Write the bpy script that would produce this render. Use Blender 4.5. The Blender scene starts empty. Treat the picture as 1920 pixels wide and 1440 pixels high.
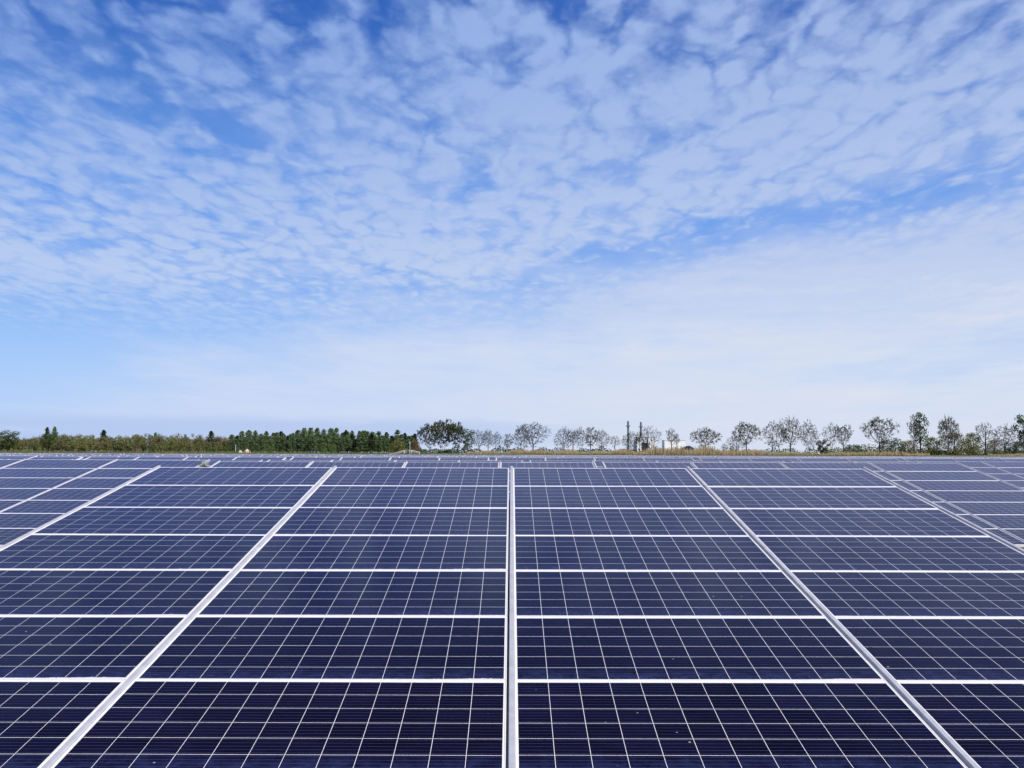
import bpy, math, random
import numpy as np
from math import radians as R, sin, cos, pi, tan, atan2
from mathutils import Vector, Matrix

sc = bpy.context.scene
col = sc.collection

# ------------------------------------------------------------------ camera
CAM_Z = 2.2
cam_d = bpy.data.cameras.new('camera')
cam = bpy.data.objects.new('camera', cam_d)
col.objects.link(cam)
cam_d.sensor_width = 36.0
cam_d.lens = 35.0                      # focal length = 1867 px on a 1920 px wide frame
cam_d.clip_start = 0.1
cam_d.clip_end = 12000
PITCH, ROLL = math.atan(130 / 1867), 0.0022
cam.matrix_world = (Matrix.Translation((0, 0, CAM_Z)) @ Matrix.Rotation(-0.0007, 4, 'Z') @
                    Matrix.Rotation(pi / 2 + PITCH, 4, 'X') @ Matrix.Rotation(ROLL, 4, 'Z'))
sc.camera = cam

# ------------------------------------------------------------------ exposure
sc.view_settings.view_transform = 'Standard'
sc.view_settings.look = 'None'
sc.view_settings.exposure = 0.0
sc.view_settings.gamma = 1.0
sc.view_settings.use_curve_mapping = False

# ------------------------------------------------------------------ sun
SUN_EL, SUN_AZ = R(42), R(132)         # azimuth measured clockwise from the view direction (+Y)
sd = bpy.data.lights.new('sun', 'SUN')
sd.energy = 5.0
sd.angle = R(0.53)
sd.color = (1.0, 0.95, 0.87)
sun = bpy.data.objects.new('sun', sd)
col.objects.link(sun)
to_sun = Vector((sin(SUN_AZ) * cos(SUN_EL), cos(SUN_AZ) * cos(SUN_EL), sin(SUN_EL)))
sun.rotation_euler = to_sun.to_track_quat('Z', 'Y').to_euler()
sun.location = (60, -40, 80)


# ------------------------------------------------------------------ node expression helper
class NT:
    """wraps a node tree so that materials read like formulas"""
    def __init__(self, tree):
        self.t = tree

    def new(self, kind, **kw):
        n = self.t.nodes.new(kind)
        for k, v in kw.items():
            setattr(n, k, v)
        return n

    def link(self, a, b):
        self.t.links.new(a.s if isinstance(a, X) else a, b)

    def put(self, v, sock):
        if isinstance(v, X):
            self.t.links.new(v.s, sock)
        elif v is not None:
            if hasattr(sock.default_value, '__len__') and not hasattr(v, '__len__'):
                v = [v] * len(sock.default_value)
            elif hasattr(sock.default_value, '__len__') and len(sock.default_value) == 4 and len(v) == 3:
                v = (*v, 1)
            sock.default_value = v

    def m(self, op, *a, clamp=False):
        n = self.new('ShaderNodeMath', operation=op, use_clamp=clamp)
        for i, v in enumerate(a):
            self.put(v, n.inputs[i])
        return X(self, n.outputs[0])

    def ss(self, lo, hi, v):
        n = self.new('ShaderNodeMapRange', interpolation_type='SMOOTHSTEP')
        self.put(v, n.inputs[0])
        self.put(lo, n.inputs[1])
        self.put(hi, n.inputs[2])
        return X(self, n.outputs[0])

    def mix(self, f, a, b, mode='MIX'):
        n = self.new('ShaderNodeMix', data_type='RGBA', blend_type=mode)
        self.put(f, n.inputs[0])
        self.put(a, n.inputs[6])
        self.put(b, n.inputs[7])
        return X(self, n.outputs[2])

    def xyz(self, x, y, z=0.0):
        n = self.new('ShaderNodeCombineXYZ')
        for i, v in enumerate((x, y, z)):
            self.put(v, n.inputs[i])
        return X(self, n.outputs[0])

    def sep(self, v):
        n = self.new('ShaderNodeSeparateXYZ')
        self.put(v, n.inputs[0])
        return [X(self, o) for o in n.outputs]

    def noise(self, vec, scale=1.0, detail=3.0, rough=0.5, dist=0.0, out=0, lac=2.0):
        n = self.new('ShaderNodeTexNoise')
        self.put(vec, n.inputs['Vector'])
        self.put(scale, n.inputs['Scale'])
        self.put(detail, n.inputs['Detail'])
        self.put(rough, n.inputs['Roughness'])
        self.put(lac, n.inputs['Lacunarity'])
        self.put(dist, n.inputs['Distortion'])
        return X(self, n.outputs[out])

    def voro(self, vec, scale=1.0, feature='F1', smooth=0.5, out='Distance', rnd=1.0):
        n = self.new('ShaderNodeTexVoronoi', feature=feature)
        self.put(vec, n.inputs['Vector'])
        self.put(scale, n.inputs['Scale'])
        if feature == 'SMOOTH_F1':
            n.inputs['Smoothness'].default_value = smooth
        n.inputs['Randomness'].default_value = rnd
        return X(self, n.outputs[out])


class X:
    def __init__(self, nt, s):
        self.nt, self.s = nt, s
    def __add__(self, o): return self.nt.m('ADD', self, o)
    __radd__ = __add__
    def __sub__(self, o): return self.nt.m('SUBTRACT', self, o)
    def __rsub__(self, o): return self.nt.m('SUBTRACT', o, self)
    def __mul__(self, o): return self.nt.m('MULTIPLY', self, o)
    __rmul__ = __mul__
    def __truediv__(self, o): return self.nt.m('DIVIDE', self, o)
    def __rtruediv__(self, o): return self.nt.m('DIVIDE', o, self)


def srgb(r, g, b):
    return tuple(((c / 255) / 12.92 if c <= 10 else (((c / 255) + 0.055) / 1.055) ** 2.4) for c in (r, g, b))


# ------------------------------------------------------------------ world: sky and altocumulus sheet
world = bpy.data.worlds.new('World')
sc.world = world
world.use_nodes = True
wt = world.node_tree
wt.nodes.clear()
w = NT(wt)
sky = w.new('ShaderNodeTexSky', sky_type='NISHITA', sun_disc=False)
sky.sun_elevation = SUN_EL
sky.sun_rotation = SUN_AZ
sky.altitude = 0
sky.air_density = 1.0
sky.dust_density = 0.6
sky.ozone_density = 3.0
tc = w.new('ShaderNodeTexCoord')
dx, dy, dz = w.sep(X(w, tc.outputs['Generated']))
up = w.m('MAXIMUM', dz, 0.0)
az = w.m('ARCTAN2', dx, dy)            # azimuth from north, elevation: world directions
el = w.m('ARCSINE', up)
tt = 1.0 / (up + 0.07)
px, py = dx * tt, dy * tt              # the flat cloud sheet high above the ground


def blob(a0, e0, ra, re, tilt=0.0):
    """soft round region of the sky round one azimuth / elevation (degrees)"""
    da, de = az - R(a0), el - R(e0)
    c, s = cos(R(tilt)), sin(R(tilt))
    u = (da * c + de * s) / R(ra)
    v = (de * c - da * s) / R(re)
    return w.m('EXPONENT', 0.0 - (u * u + v * v))


wx = w.noise(w.xyz(px, py * 0.6, 3.1), 6.0, 4, 0.55)
wy = w.noise(w.xyz(px, py * 0.6, 7.7), 6.0, 4, 0.55)
qx, qy = px + (wx - 0.5) * 0.20, py * 0.55 + (wy - 0.5) * 0.16
q = w.xyz(qx, qy, 0.0)
cell = w.voro(q, 14.0, 'SMOOTH_F1', 0.45)                   # rounded puffs
cell2 = w.voro(q, 30.0, 'SMOOTH_F1', 0.5)
fine = w.noise(w.xyz(px, py * 0.7, 2.0), 34.0, 5, 0.66)
mid = w.noise(w.xyz(px, py * 0.5, 5.0), 7.0, 3, 0.5)
broad = w.noise(w.xyz(px, py * 0.4, 1.3), 2.0, 3, 0.5)
dens = (0.55 - (cell - 0.35) * 1.30 - (cell2 - 0.35) * 0.55 + (fine - 0.5) * 0.60
        + (mid - 0.5) * 0.8 + (broad - 0.5) * 0.65)
# where the sheet is thick or thin
cover = (0.20 + blob(8, 18, 15, 5, -6) * 0.26 + blob(26, 20, 16, 9) * 0.28 + blob(-7, 14.5, 13, 3, -8) * 0.22
         + blob(-1.5, 21, 2.6, 2.8) * 0.45 + blob(-10, 11.5, 16, 2.4, -4) * 0.24
         - blob(-24, 23, 7, 4) * 0.10 - blob(-14, 21.5, 5, 5) * 0.04 - blob(2, 25.5, 10, 2) * 0.18
         - blob(-20, 19, 8, 1.3, -28) * 0.26 - blob(-13, 16.5, 6, 1.2, -24) * 0.22
         + blob(-22, 15.5, 8, 1.6, -14) * 0.15
         - blob(21, 13.4, 13, 1.3, 8) * 0.75 - blob(5, 10.6, 9, 1.2, 12) * 0.5
         + blob(-26, 9.6, 12, 1.6, -3) * 0.28 - blob(-28, 5.4, 9, 2.2) * 0.6 - blob(-10, 9.0, 8, 1.3, -4) * 0.35)
thick = w.ss(-0.16, 1.08, dens + cover)
lowfade = w.ss(R(4.5), R(10.5), el)
thick = (0.08 + 0.92 * thick) * lowfade * w.ss(R(31.5), R(25), el)   # the sheet thins out overhead
# thin veil that whitens the sky towards the horizon
veiln = w.noise(w.xyz(px * 0.5, py * 0.22, 4.4), 1.7, 5, 0.6)
veil = w.ss(0.30, 0.80, veiln + (w.noise(w.xyz(px * 0.9, py * 0.8, 8.0), 3.0, 4, 0.6) - 0.5) * 0.3 + blob(20, 7, 26, 4, 3) * 0.30 + blob(-2, 4, 14, 2.2) * 0.2
            - blob(-29, 5.5, 9, 3) * 0.34 - blob(16, 12.5, 16, 2.0, 6) * 0.12)
streak = w.noise(w.xyz(az * 5.0 + el * 6.0, el * 42.0, 2.5), 1.0, 5, 0.62)
veil = veil * w.ss(R(24), R(6), el) * (0.78 + (streak - 0.5) * 0.9)
# low grey-blue bank just above the trees on the left
bankn = w.noise(w.xyz(az * 9.0, el * 60.0, 0.5), 1.0, 4, 0.55)
bank = w.ss(0.40, 0.60, bankn + blob(-14, 1.2, 16, 1.1) * 0.25 - 0.07) * w.ss(R(2.3), R(1.5), el) * w.ss(R(10), R(-8), az)
sheet_col = w.mix(w.ss(R(24), R(3), el), srgb(146, 177, 232), srgb(208, 221, 244))
sheet_col = w.mix(w.ss(R(-25), R(32), az) * 0.5, sheet_col, srgb(188, 203, 235))
haze_col = w.mix(w.ss(R(-30), R(25), az), srgb(204, 217, 245), srgb(223, 228, 240))

# clear-sky colour: the Nishita sky pulled towards the deep blue this spring morning has
deep = w.mix(w.ss(R(3), R(13), el), srgb(166, 203, 252), srgb(96, 155, 238))
deep = w.mix(w.ss(R(12), R(26), el), deep, srgb(0, 84, 182))
deep = w.mix(w.ss(R(25), R(34), el), deep, srgb(24, 52, 118))
bg_deep = w.new('ShaderNodeBackground')
w.put(deep, bg_deep.inputs[0])
bg_nish = w.new('ShaderNodeBackground')
bg_nish.inputs[1].default_value = 0.12
w.link(sky.outputs[0], bg_nish.inputs[0])
bg_veil = w.new('ShaderNodeBackground')
w.put(haze_col, bg_veil.inputs[0])
bg_sheet = w.new('ShaderNodeBackground')
w.put(sheet_col, bg_sheet.inputs[0])
bg_bank = w.new('ShaderNodeBackground')
bg_bank.inputs[0].default_value = (*srgb(172, 195, 236), 1)


def mixs(f, a, b):
    n = w.new('ShaderNodeMixShader')
    w.put(f, n.inputs[0])
    w.link(a.outputs[0], n.inputs[1])
    w.link(b.outputs[0], n.inputs[2])
    return n


s0 = mixs(0.92, bg_nish, bg_deep)
s1 = mixs(veil, s0, bg_veil)
s2 = mixs(thick * (0.80 + w.ss(R(-25), R(5), az) * 0.14), s1, bg_sheet)
horizon = w.ss(R(7.0), R(0.5), el) * 0.80 * (1.0 - blob(-30, 5, 10, 4) * 0.8)
s3 = mixs(horizon, s2, bg_veil)
s4 = mixs(bank * 0.62, s3, bg_bank)
wo = w.new('ShaderNodeOutputWorld')
w.link(s4.outputs[0], wo.inputs[0])
world.cycles.sampling_method = 'MANUAL'
world.cycles.sample_map_resolution = 512


# ------------------------------------------------------------------ materials
def new_mat(name):
    mt = bpy.data.materials.new(name)
    mt.use_nodes = True
    nt = mt.node_tree
    nt.nodes.clear()
    n = NT(nt)
    b = n.new('ShaderNodeBsdfPrincipled')
    o = n.new('ShaderNodeOutputMaterial')
    n.link(b.outputs[0], o.inputs[0])
    return mt, n, b


def plain(name, c1, c2, scale=3.0, rough=0.7, metallic=0.0, detail=4):
    mt, n, b = new_mat(name)
    p = X(n, n.new('ShaderNodeTexCoord').outputs['Object'])
    f = n.ss(0.3, 0.7, n.noise(p, scale, detail, 0.6))
    n.put(n.mix(f, c1, c2), b.inputs['Base Color'])
    b.inputs['Roughness'].default_value = rough
    b.inputs['Metallic'].default_value = metallic
    return mt


def leaf_mat(name, c1, c2, c3, trans=0.25):
    """many small leaf faces: each leaf takes its own tint"""
    mt, n, b = new_mat(name)
    g = n.new('ShaderNodeNewGeometry')
    r = X(n, g.outputs['Random Per Island'])
    oi = X(n, n.new('ShaderNodeObjectInfo').outputs['Random'])
    p = X(n, n.new('ShaderNodeTexCoord').outputs['Object'])
    cl = n.ss(0.35, 0.65, n.noise(p, 0.9, 2))
    c = n.mix(r, c1, c2)
    c = n.mix(cl * 0.55 + oi * 0.3, c, c3)
    n.put(c, b.inputs['Base Color'])
    b.inputs['Roughness'].default_value = 0.6
    b.inputs['Specular IOR Level'].default_value = 0.25
    return mt


PW, PH = 1.923, 0.987          # one module: 12 x 6 cells, laid landscape
CELL = 0.158
FR = 0.0065                     # width of the visible frame lip


def glass_material():
    mt, n, b = new_mat('photovoltaic_glass')
    uv = n.new('ShaderNodeUVMap')
    uv.uv_map = 'UVMap'
    uu, vv, _ = n.sep(X(n, uv.outputs[0]))
    oi = X(n, n.new('ShaderNodeObjectInfo').outputs['Random'])
    pid = n.m('FLOOR', uu / 4.0)                    # copies inside one mesh sit 4 m apart in UV space
    u = uu - pid * 4.0
    seed = oi * 91.0 + pid * 7.31
    a = (u - (PW - 12 * CELL) / 2) / CELL
    c = (vv - (PH - 6 * CELL) / 2) / CELL
    fa, fc = n.m('FRACT', a), n.m('FRACT', c)
    ia, ic = n.m('FLOOR', a), n.m('FLOOR', c)
    ea = 0.5 - n.m('ABSOLUTE', fa - 0.5)            # distance to the cell's edge, in cells
    ec = 0.5 - n.m('ABSOLUTE', fc - 0.5)
    inside = n.m('GREATER_THAN', ea, 0.0076) * n.m('GREATER_THAN', ec, 0.0100)
    inside = inside * n.m('GREATER_THAN', a, 0.0) * n.m('LESS_THAN', a, 12.0)
    inside = inside * n.m('GREATER_THAN', c, 0.0) * n.m('LESS_THAN', c, 6.0)
    bus = 0.5 - n.m('ABSOLUTE', n.m('FRACT', fc * 5.0) - 0.5)
    bus = n.m('GREATER_THAN', bus, 0.482)
    # polycrystalline cell: every cell its own tint, plus crystal flakes
    wn = n.new('ShaderNodeTexWhiteNoise', noise_dimensions='3D')
    n.put(n.xyz(ia, ic, seed), wn.inputs['Vector'])
    cr = X(n, wn.outputs['Value'])
    fl = n.voro(n.xyz(u, vv, seed), 55.0, 'F1', out='Color')
    flr = n.sep(fl)[0]
    cellc = n.mix(cr, (0.0012, 0.0007, 0.0030), (0.0050, 0.0034, 0.0175))
    cellc = n.mix(flr * 0.45, cellc, (0.0028, 0.0036, 0.0230))
    cellc = n.mix(n.m('FRACT', seed * 3.7) * 0.4, cellc, (0.0062, 0.0028, 0.0150))
    cellc = n.mix(bus * 0.9, cellc, (0.125, 0.125, 0.215))
    colr = n.mix(inside, (0.85, 0.84, 0.86), cellc)
    # dust film washed down to the lower edge of each module, with streaks
    st = n.noise(n.xyz(u * 3.0, vv * 0.9, seed), 4.0, 4, 0.6)
    mot = n.noise(n.xyz(u * 2.0, vv * 3.0, seed + 5.0), 7.0, 5, 0.7)
    film = n.ss(0.24, 0.0, vv + (st - 0.5) * 0.20) * n.ss(0.25, 0.75, mot) * 0.46 + n.ss(0.55, 0.8, st) * 0.03
    pat = n.noise(n.xyz(u * 1.3, vv * 2.6, seed + 3.0), 1.6, 3, 0.6)
    film = film + n.ss(0.46, 0.78, pat) * 0.06
    colr = n.mix(film * inside, colr, (0.040, 0.060, 0.200))
    # dried pale residue along the lower lip, thicker by the corner
    bump = n.m('EXPONENT', 0.0 - n.m('POWER', (u - PW + 0.10) / 0.30, 2.0))
    rag = n.noise(n.xyz(u * 9.0, seed, 0.0), 2.0, 5, 0.7)
    amt = 0.016 + bump * 0.020 * n.m('FRACT', seed * 1.9 + 0.3) + n.ss(0.5, 0.75, rag) * 0.010
    res = n.m('LESS_THAN', vv, amt)
    colr = n.mix(res, colr, (0.74, 0.70, 0.71))
    # droppings and specks
    sv = n.voro(n.xyz(u, vv * 1.3, seed + 11.0), 7.5, 'F1', out='Distance')
    sc_ = n.sep(n.voro(n.xyz(u, vv * 1.3, seed + 11.0), 7.5, 'F1', out='Color'))[1]
    sh = n.noise(n.xyz(u, vv, seed), 60.0, 2)
    speck = n.m('LESS_THAN', sv + (sh - 0.5) * 0.05, 0.020 + n.ss(0.86, 1.0, sc_) * 0.035) * n.m('GREATER_THAN', sc_, 0.50)
    colr = n.mix(speck * 0.62, colr, (0.55, 0.55, 0.60))
    n.put(colr, b.inputs['Base Color'])
    n.put(0.12 + film * 0.5 + speck * 0.5 + (1.0 - inside) * 0.05, b.inputs['Roughness'])
    b.inputs['IOR'].default_value = 1.21
    b.inputs['Sheen Weight'].default_value = 0.75
    b.inputs['Sheen Roughness'].default_value = 0.19
    b.inputs['Sheen Tint'].default_value = (0.76, 0.48, 1.0, 1)
    return mt


M = {}
M['glass'] = glass_material()
M['frame'] = plain('anodised_frame', (0.80, 0.79, 0.82), (0.86, 0.85, 0.87), 2.0, 0.45, 0.0)
M['rail'] = plain('zinc_rail', (0.40, 0.41, 0.47), (0.50, 0.51, 0.57), 7.0, 0.60, 0.0)
M['steel'] = plain('galvanised_steel', (0.34, 0.35, 0.36), (0.46, 0.47, 0.48), 5.0, 0.5, 0.5)
M['bark'] = plain('grey_bark', (0.020, 0.018, 0.015), (0.046, 0.041, 0.034), 4.0, 0.9)
M['pale_bark'] = plain('pale_bark', (0.12, 0.10, 0.085), (0.21, 0.18, 0.15), 4.0, 0.9)
M['brown_bark'] = plain('brown_bark', (0.040, 0.031, 0.024), (0.082, 0.062, 0.046), 4.0, 0.9)
M['bud'] = leaf_mat('spring_buds', (0.045, 0.065, 0.018), (0.10, 0.115, 0.034), (0.055, 0.055, 0.024))
M['bud_brown'] = leaf_mat('brown_buds', (0.075, 0.058, 0.028), (0.13, 0.095, 0.045), (0.065, 0.068, 0.026))
M['leaf'] = leaf_mat('green_leaves', (0.032, 0.065, 0.018), (0.085, 0.140, 0.036), (0.050, 0.080, 0.026))
M['leaf_bright'] = leaf_mat('fresh_leaves', (0.080, 0.17, 0.030), (0.16, 0.25, 0.055), (0.09, 0.13, 0.035))
M['needle'] = leaf_mat('pine_needles', (0.052, 0.098, 0.042), (0.172, 0.242, 0.112), (0.100, 0.145, 0.054))
M['needle_dark'] = leaf_mat('dark_needles', (0.016, 0.036, 0.016), (0.045, 0.080, 0.032), (0.024, 0.045, 0.018))
M['scrub'] = leaf_mat('olive_scrub', (0.125, 0.138, 0.032), (0.245, 0.215, 0.065), (0.105, 0.150, 0.032))
M['scrub_brown'] = leaf_mat('brown_scrub', (0.145, 0.118, 0.052), (0.25, 0.195, 0.092), (0.115, 0.120, 0.036))
M['rust'] = leaf_mat('rusty_leaves', (0.16, 0.075, 0.03), (0.24, 0.13, 0.05), (0.12, 0.085, 0.03))
M['reed'] = leaf_mat('dry_reeds', (0.32, 0.225, 0.13), (0.48, 0.36, 0.22), (0.25, 0.21, 0.10))
M['grass'] = leaf_mat('bank_grass', (0.070, 0.105, 0.028), (0.20, 0.215, 0.085), (0.10, 0.12, 0.04))
M['sand'] = plain('pale_sand', (0.50, 0.38, 0.30), (0.62, 0.50, 0.42), 3.0, 0.95)
M['white_clad'] = plain('white_cladding', (0.85, 0.86, 0.87), (0.89, 0.89, 0.90), 0.2, 0.6)
M['dark_clad'] = plain('dark_cladding', (0.022, 0.025, 0.03), (0.035, 0.04, 0.045), 0.2, 0.6)
M['stack'] = plain('stack_steel', (0.085, 0.10, 0.125), (0.125, 0.145, 0.17), 0.15, 0.7)
M['pale_paint'] = plain('pale_paint', (0.62, 0.63, 0.62), (0.74, 0.74, 0.72), 2.0, 0.6)
M['wire'] = plain('pale_cable', (0.20, 0.23, 0.19), (0.42, 0.44, 0.40), 9.0, 0.6)


def ground_material():
    mt, n, b = new_mat('meadow')
    p = X(n, n.new('ShaderNodeTexCoord').outputs['Object'])
    f1 = n.ss(0.35, 0.65, n.noise(p, 0.05, 5, 0.6))
    f2 = n.ss(0.3, 0.7, n.noise(p, 2.5, 6, 0.7))
    c = n.mix(f2, (0.045, 0.070, 0.018), (0.105, 0.120, 0.040))
    c = n.mix(f1 * 0.6, c, (0.17, 0.145, 0.075))
    n.put(c, b.inputs['Base Color'])
    b.inputs['Roughness'].default_value = 0.95
    bp = n.new('ShaderNodeBump')
    bp.inputs['Strength'].default_value = 0.6
    n.put(n.noise(p, 9.0, 5, 0.7), bp.inputs['Height'])
    n.link(bp.outputs[0], b.inputs['Normal'])
    return mt


M['ground'] = ground_material()


# ------------------------------------------------------------------ mesh builder
class MB:
    def __init__(self):
        self.v, self.f, self.mi, self.uv = [], [], [], {}

    def face(self, pts, mi=0, uv=None):
        k = len(self.v)
        self.v.extend(tuple(p) for p in pts)
        if uv:
            self.uv[len(self.f)] = uv
        self.f.append(tuple(range(k, k + len(pts))))
        self.mi.append(mi)

    def box(self, a, b, mi=0, mat=None):
        (x0, y0, z0), (x1, y1, z1) = a, b
        P = [Vector(c) for c in ((x0, y0, z0), (x1, y0, z0), (x1, y1, z0), (x0, y1, z0),
                                 (x0, y0, z1), (x1, y0, z1), (x1, y1, z1), (x0, y1, z1))]
        if mat is not None:
            P = [mat @ p for p in P]
        k = len(self.v)
        self.v.extend(tuple(p) for p in P)
        for q in ((3, 2, 1, 0), (4, 5, 6, 7), (0, 1, 5, 4), (1, 2, 6, 5), (2, 3, 7, 6), (3, 0, 4, 7)):
            self.f.append(tuple(k + i for i in q))
            self.mi.append(mi)

    def prism(self, prof, y0, y1, mi=0, mat=None):
        """a section (x, z) swept along y"""
        n = len(prof)
        k = len(self.v)
        for y in (y0, y1):
            for (x, z) in prof:
                p = Vector((x, y, z))
                self.v.append(tuple(mat @ p if mat is not None else p))
        for i in range(n):
            j = (i + 1) % n
            self.f.append((k + i, k + j, k + n + j, k + n + i))
            self.mi.append(mi)
        self.f.append(tuple(k + i for i in range(n))[::-1])
        self.f.append(tuple(k + n + i for i in range(n)))
        self.mi += [mi, mi]

    def tube(self, pts, rad, n=6, mi=0, cap=True):
        pts = [Vector(p) for p in pts]
        if not hasattr(rad, '__len__'):
            rad = [rad] * len(pts)
        k = len(self.v)
        for i, p in enumerate(pts):
            d = (pts[min(i + 1, len(pts) - 1)] - pts[max(i - 1, 0)]).normalized()
            a = d.cross(Vector((0.31, 0.95, 0.07)) if abs(d.z) > 0.9 else Vector((0, 0, 1))).normalized()
            b = d.cross(a)
            for j in range(n):
                t = 2 * pi * j / n
                self.v.append(tuple(p + (a * cos(t) + b * sin(t)) * rad[i]))
        for i in range(len(pts) - 1):
            for j in range(n):
                j2 = (j + 1) % n
                self.f.append((k + i * n + j, k + i * n + j2, k + (i + 1) * n + j2, k + (i + 1) * n + j))
                self.mi.append(mi)
        if cap:
            self.f.append(tuple(k + j for j in range(n))[::-1])
            self.f.append(tuple(k + (len(pts) - 1) * n + j for j in range(n)))
            self.mi += [mi, mi]

    def lathe(self, prof, n=20, mi=0, c=(0, 0, 0)):
        k = len(self.v)
        for (r, z) in prof:
            for j in range(n):
                t = 2 * pi * j / n
                self.v.append((c[0] + r * cos(t), c[1] + r * sin(t), c[2] + z))
        for i in range(len(prof) - 1):
            for j in range(n):
                j2 = (j + 1) % n
                self.f.append((k + i * n + j, k + i * n + j2, k + (i + 1) * n + j2, k + (i + 1) * n + j))
                self.mi.append(mi)
        self.f.append(tuple(k + (len(prof) - 1) * n + j for j in range(n)))
        self.mi.append(mi)

    def mesh(self, name, mats, smooth=False):
        me = bpy.data.meshes.new(name)
        me.from_pydata(self.v, [], self.f)
        for m_ in (mats if isinstance(mats, (list, tuple)) else [mats]):
            me.materials.append(m_)
        me.polygons.foreach_set('material_index', self.mi)
        if self.uv:
            L = me.uv_layers.new(name='UVMap')
            for fi, uv in self.uv.items():
                p = me.polygons[fi]
                for li, c in zip(p.loop_indices, uv):
                    L.data[li].uv = c
        if smooth:
            me.polygons.foreach_set('use_smooth', [True] * len(me.polygons))
        me.update()
        return me


def link(name, me, parent=None, loc=None, rot=None):
    o = bpy.data.objects.new(name, me)
    col.objects.link(o)
    if parent is not None:
        o.parent = parent
    if loc is not None:
        o.location = loc
    if rot is not None:
        o.rotation_euler = rot
    return o


def tag(o, label=None, cat=None, group=None, kind=None):
    for k, v in (('label', label), ('category', cat), ('group', group), ('kind', kind)):
        if v:
            o[k] = v
    return o


def thing(name, label, cat, loc, rotz=0.0, group=None):
    o = link(name, None, None, loc, (0, 0, rotz))
    o.empty_display_size = 0.3
    return tag(o, label, cat, group)


def copy_tree(o, parent=None):
    c = o.copy()
    col.objects.link(c)
    if parent is not None:
        c.parent = parent
    for ch in list(o.children):
        copy_tree(ch, c)
    return c


def put(px, Y):
    """world x of a picture column at distance Y"""
    return (px - 957.0) / 1867.0 * Y


# ------------------------------------------------------------------ ground
def smooth01(t):
    t = min(1.0, max(0.0, t))
    return t * t * (3 - 2 * t)


def field_drop(x, y):
    """the field falls gently away from the camera, more so to the right"""
    xx = max(-110.0, min(110.0, x))
    return -max(0.0, min(1.15, (y - 45.0) / 120.0)) * (0.12 + 0.0016 * xx)


def ground_z(x, y):
    bank = 2.02 - 0.20 * max(-1.5, min(1.5, x / 115.0))
    wob = 0.10 * sin(x * 0.11 + 1.0) + 0.06 * sin(x * 0.37)
    low = field_drop(x, y)
    return low + (bank + wob * 0.6 - low) * smooth01((y - 184.0) / 14.0)


def axis(segs):
    out = []
    for a, b, n in segs:
        out += [a + (b - a) * i / n for i in range(n)]
    return out + [segs[-1][1]]


gx = axis([(-6000, -600, 8), (-600, -150, 10), (-150, 150, 100), (150, 600, 10), (600, 6000, 8)])
gy = axis([(-400, 0, 8), (0, 180, 36), (180, 204, 16), (204, 300, 16), (300, 1200, 12), (1200, 9000, 10)])
me = bpy.data.meshes.new('ground')
vs = [(x, y, ground_z(x, y)) for y in gy for x in gx]
nx = len(gx)
me.from_pydata(vs, [], [(j * nx + i, j * nx + i + 1, (j + 1) * nx + i + 1, (j + 1) * nx + i)
                        for j in range(len(gy) - 1) for i in range(nx - 1)])
me.materials.append(M['ground'])
me.polygons.foreach_set('use_smooth', [True] * len(me.polygons))
tag(link('ground', me), kind='structure')

# ------------------------------------------------------------------ solar tables
TILT = math.atan(189 / 1867) + PITCH
PU, PV = 1.965, 0.993                  # module pitch across and up the slope
NC, NR = 4, 7
LEN = NR * PV
RISE, RUN = LEN * sin(TILT), LEN * cos(TILT)
LOW = 0.86                            # height of the lower edge
RX = Matrix.Rotation(TILT, 4, 'X')


def slope_pt(u, v, w_=0.0):
    """u across, v up the slope from the lower edge, w off the surface; the table's base is below its top edge's middle"""
    return Vector((u, v * cos(TILT) - w_ * sin(TILT) - RUN, LOW + v * sin(TILT) + w_ * cos(TILT)))


SLOPE = Matrix.Translation(slope_pt(0, 0)) @ RX


def glass_face(mb, x0, y0, z, k=0, mi=0, mat=None):
    P = [Vector((x0 + FR, y0 + FR, z)), Vector((x0 + PW - FR, y0 + FR, z)),
         Vector((x0 + PW - FR, y0 + PH - FR, z)), Vector((x0 + FR, y0 + PH - FR, z))]
    if mat is not None:
        P = [mat @ p for p in P]
    o = 4.0 * k
    mb.face(P, mi, [(o + FR, FR), (o + PW - FR, FR), (o + PW - FR, PH - FR), (o + FR, PH - FR)])


mb = MB()
glass_face(mb, -PW / 2, -PH / 2, -0.0015)
mb.face([(-PW / 2 + FR, PH / 2 - FR, -0.008), (PW / 2 - FR, PH / 2 - FR, -0.008),
         (PW / 2 - FR, -PH / 2 + FR, -0.008), (-PW / 2 + FR, -PH / 2 + FR, -0.008)], 1,
        [(0, 0)] * 4)                                       # white backsheet underneath
panel_me = mb.mesh('solar_panel', [M['glass'], M['frame']])

mb = MB()
hw, hh, c = PW / 2, PH / 2, 0.0012
for (sx, L) in ((-1, hh), (1, hh)):                         # long-profile bars with small chamfers
    xs = (sx * hw, sx * (hw - FR))
    a, b = min(xs), max(xs)
    mb.prism([(a, -0.035), (b, -0.035), (b, -c), (b - c, 0), (a + c, 0), (a, -c)], -hh, hh)
mb2 = MB()
RZ = Matrix.Rotation(pi / 2, 4, 'Z')
for sy in (-1, 1):
    ys = (sy * hh, sy * (hh - FR))
    a, b = min(ys), max(ys)
    mb.prism([(-b, -0.035), (-a, -0.035), (-a, -c), (-a - c, -0.0004), (-b + c, -0.0004), (-b, -c)],
             -(hw - FR), hw - FR, 0, Matrix.Rotation(-pi / 2, 4, 'Z'))
frame_me = mb.mesh('frame', M['frame'])

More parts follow.
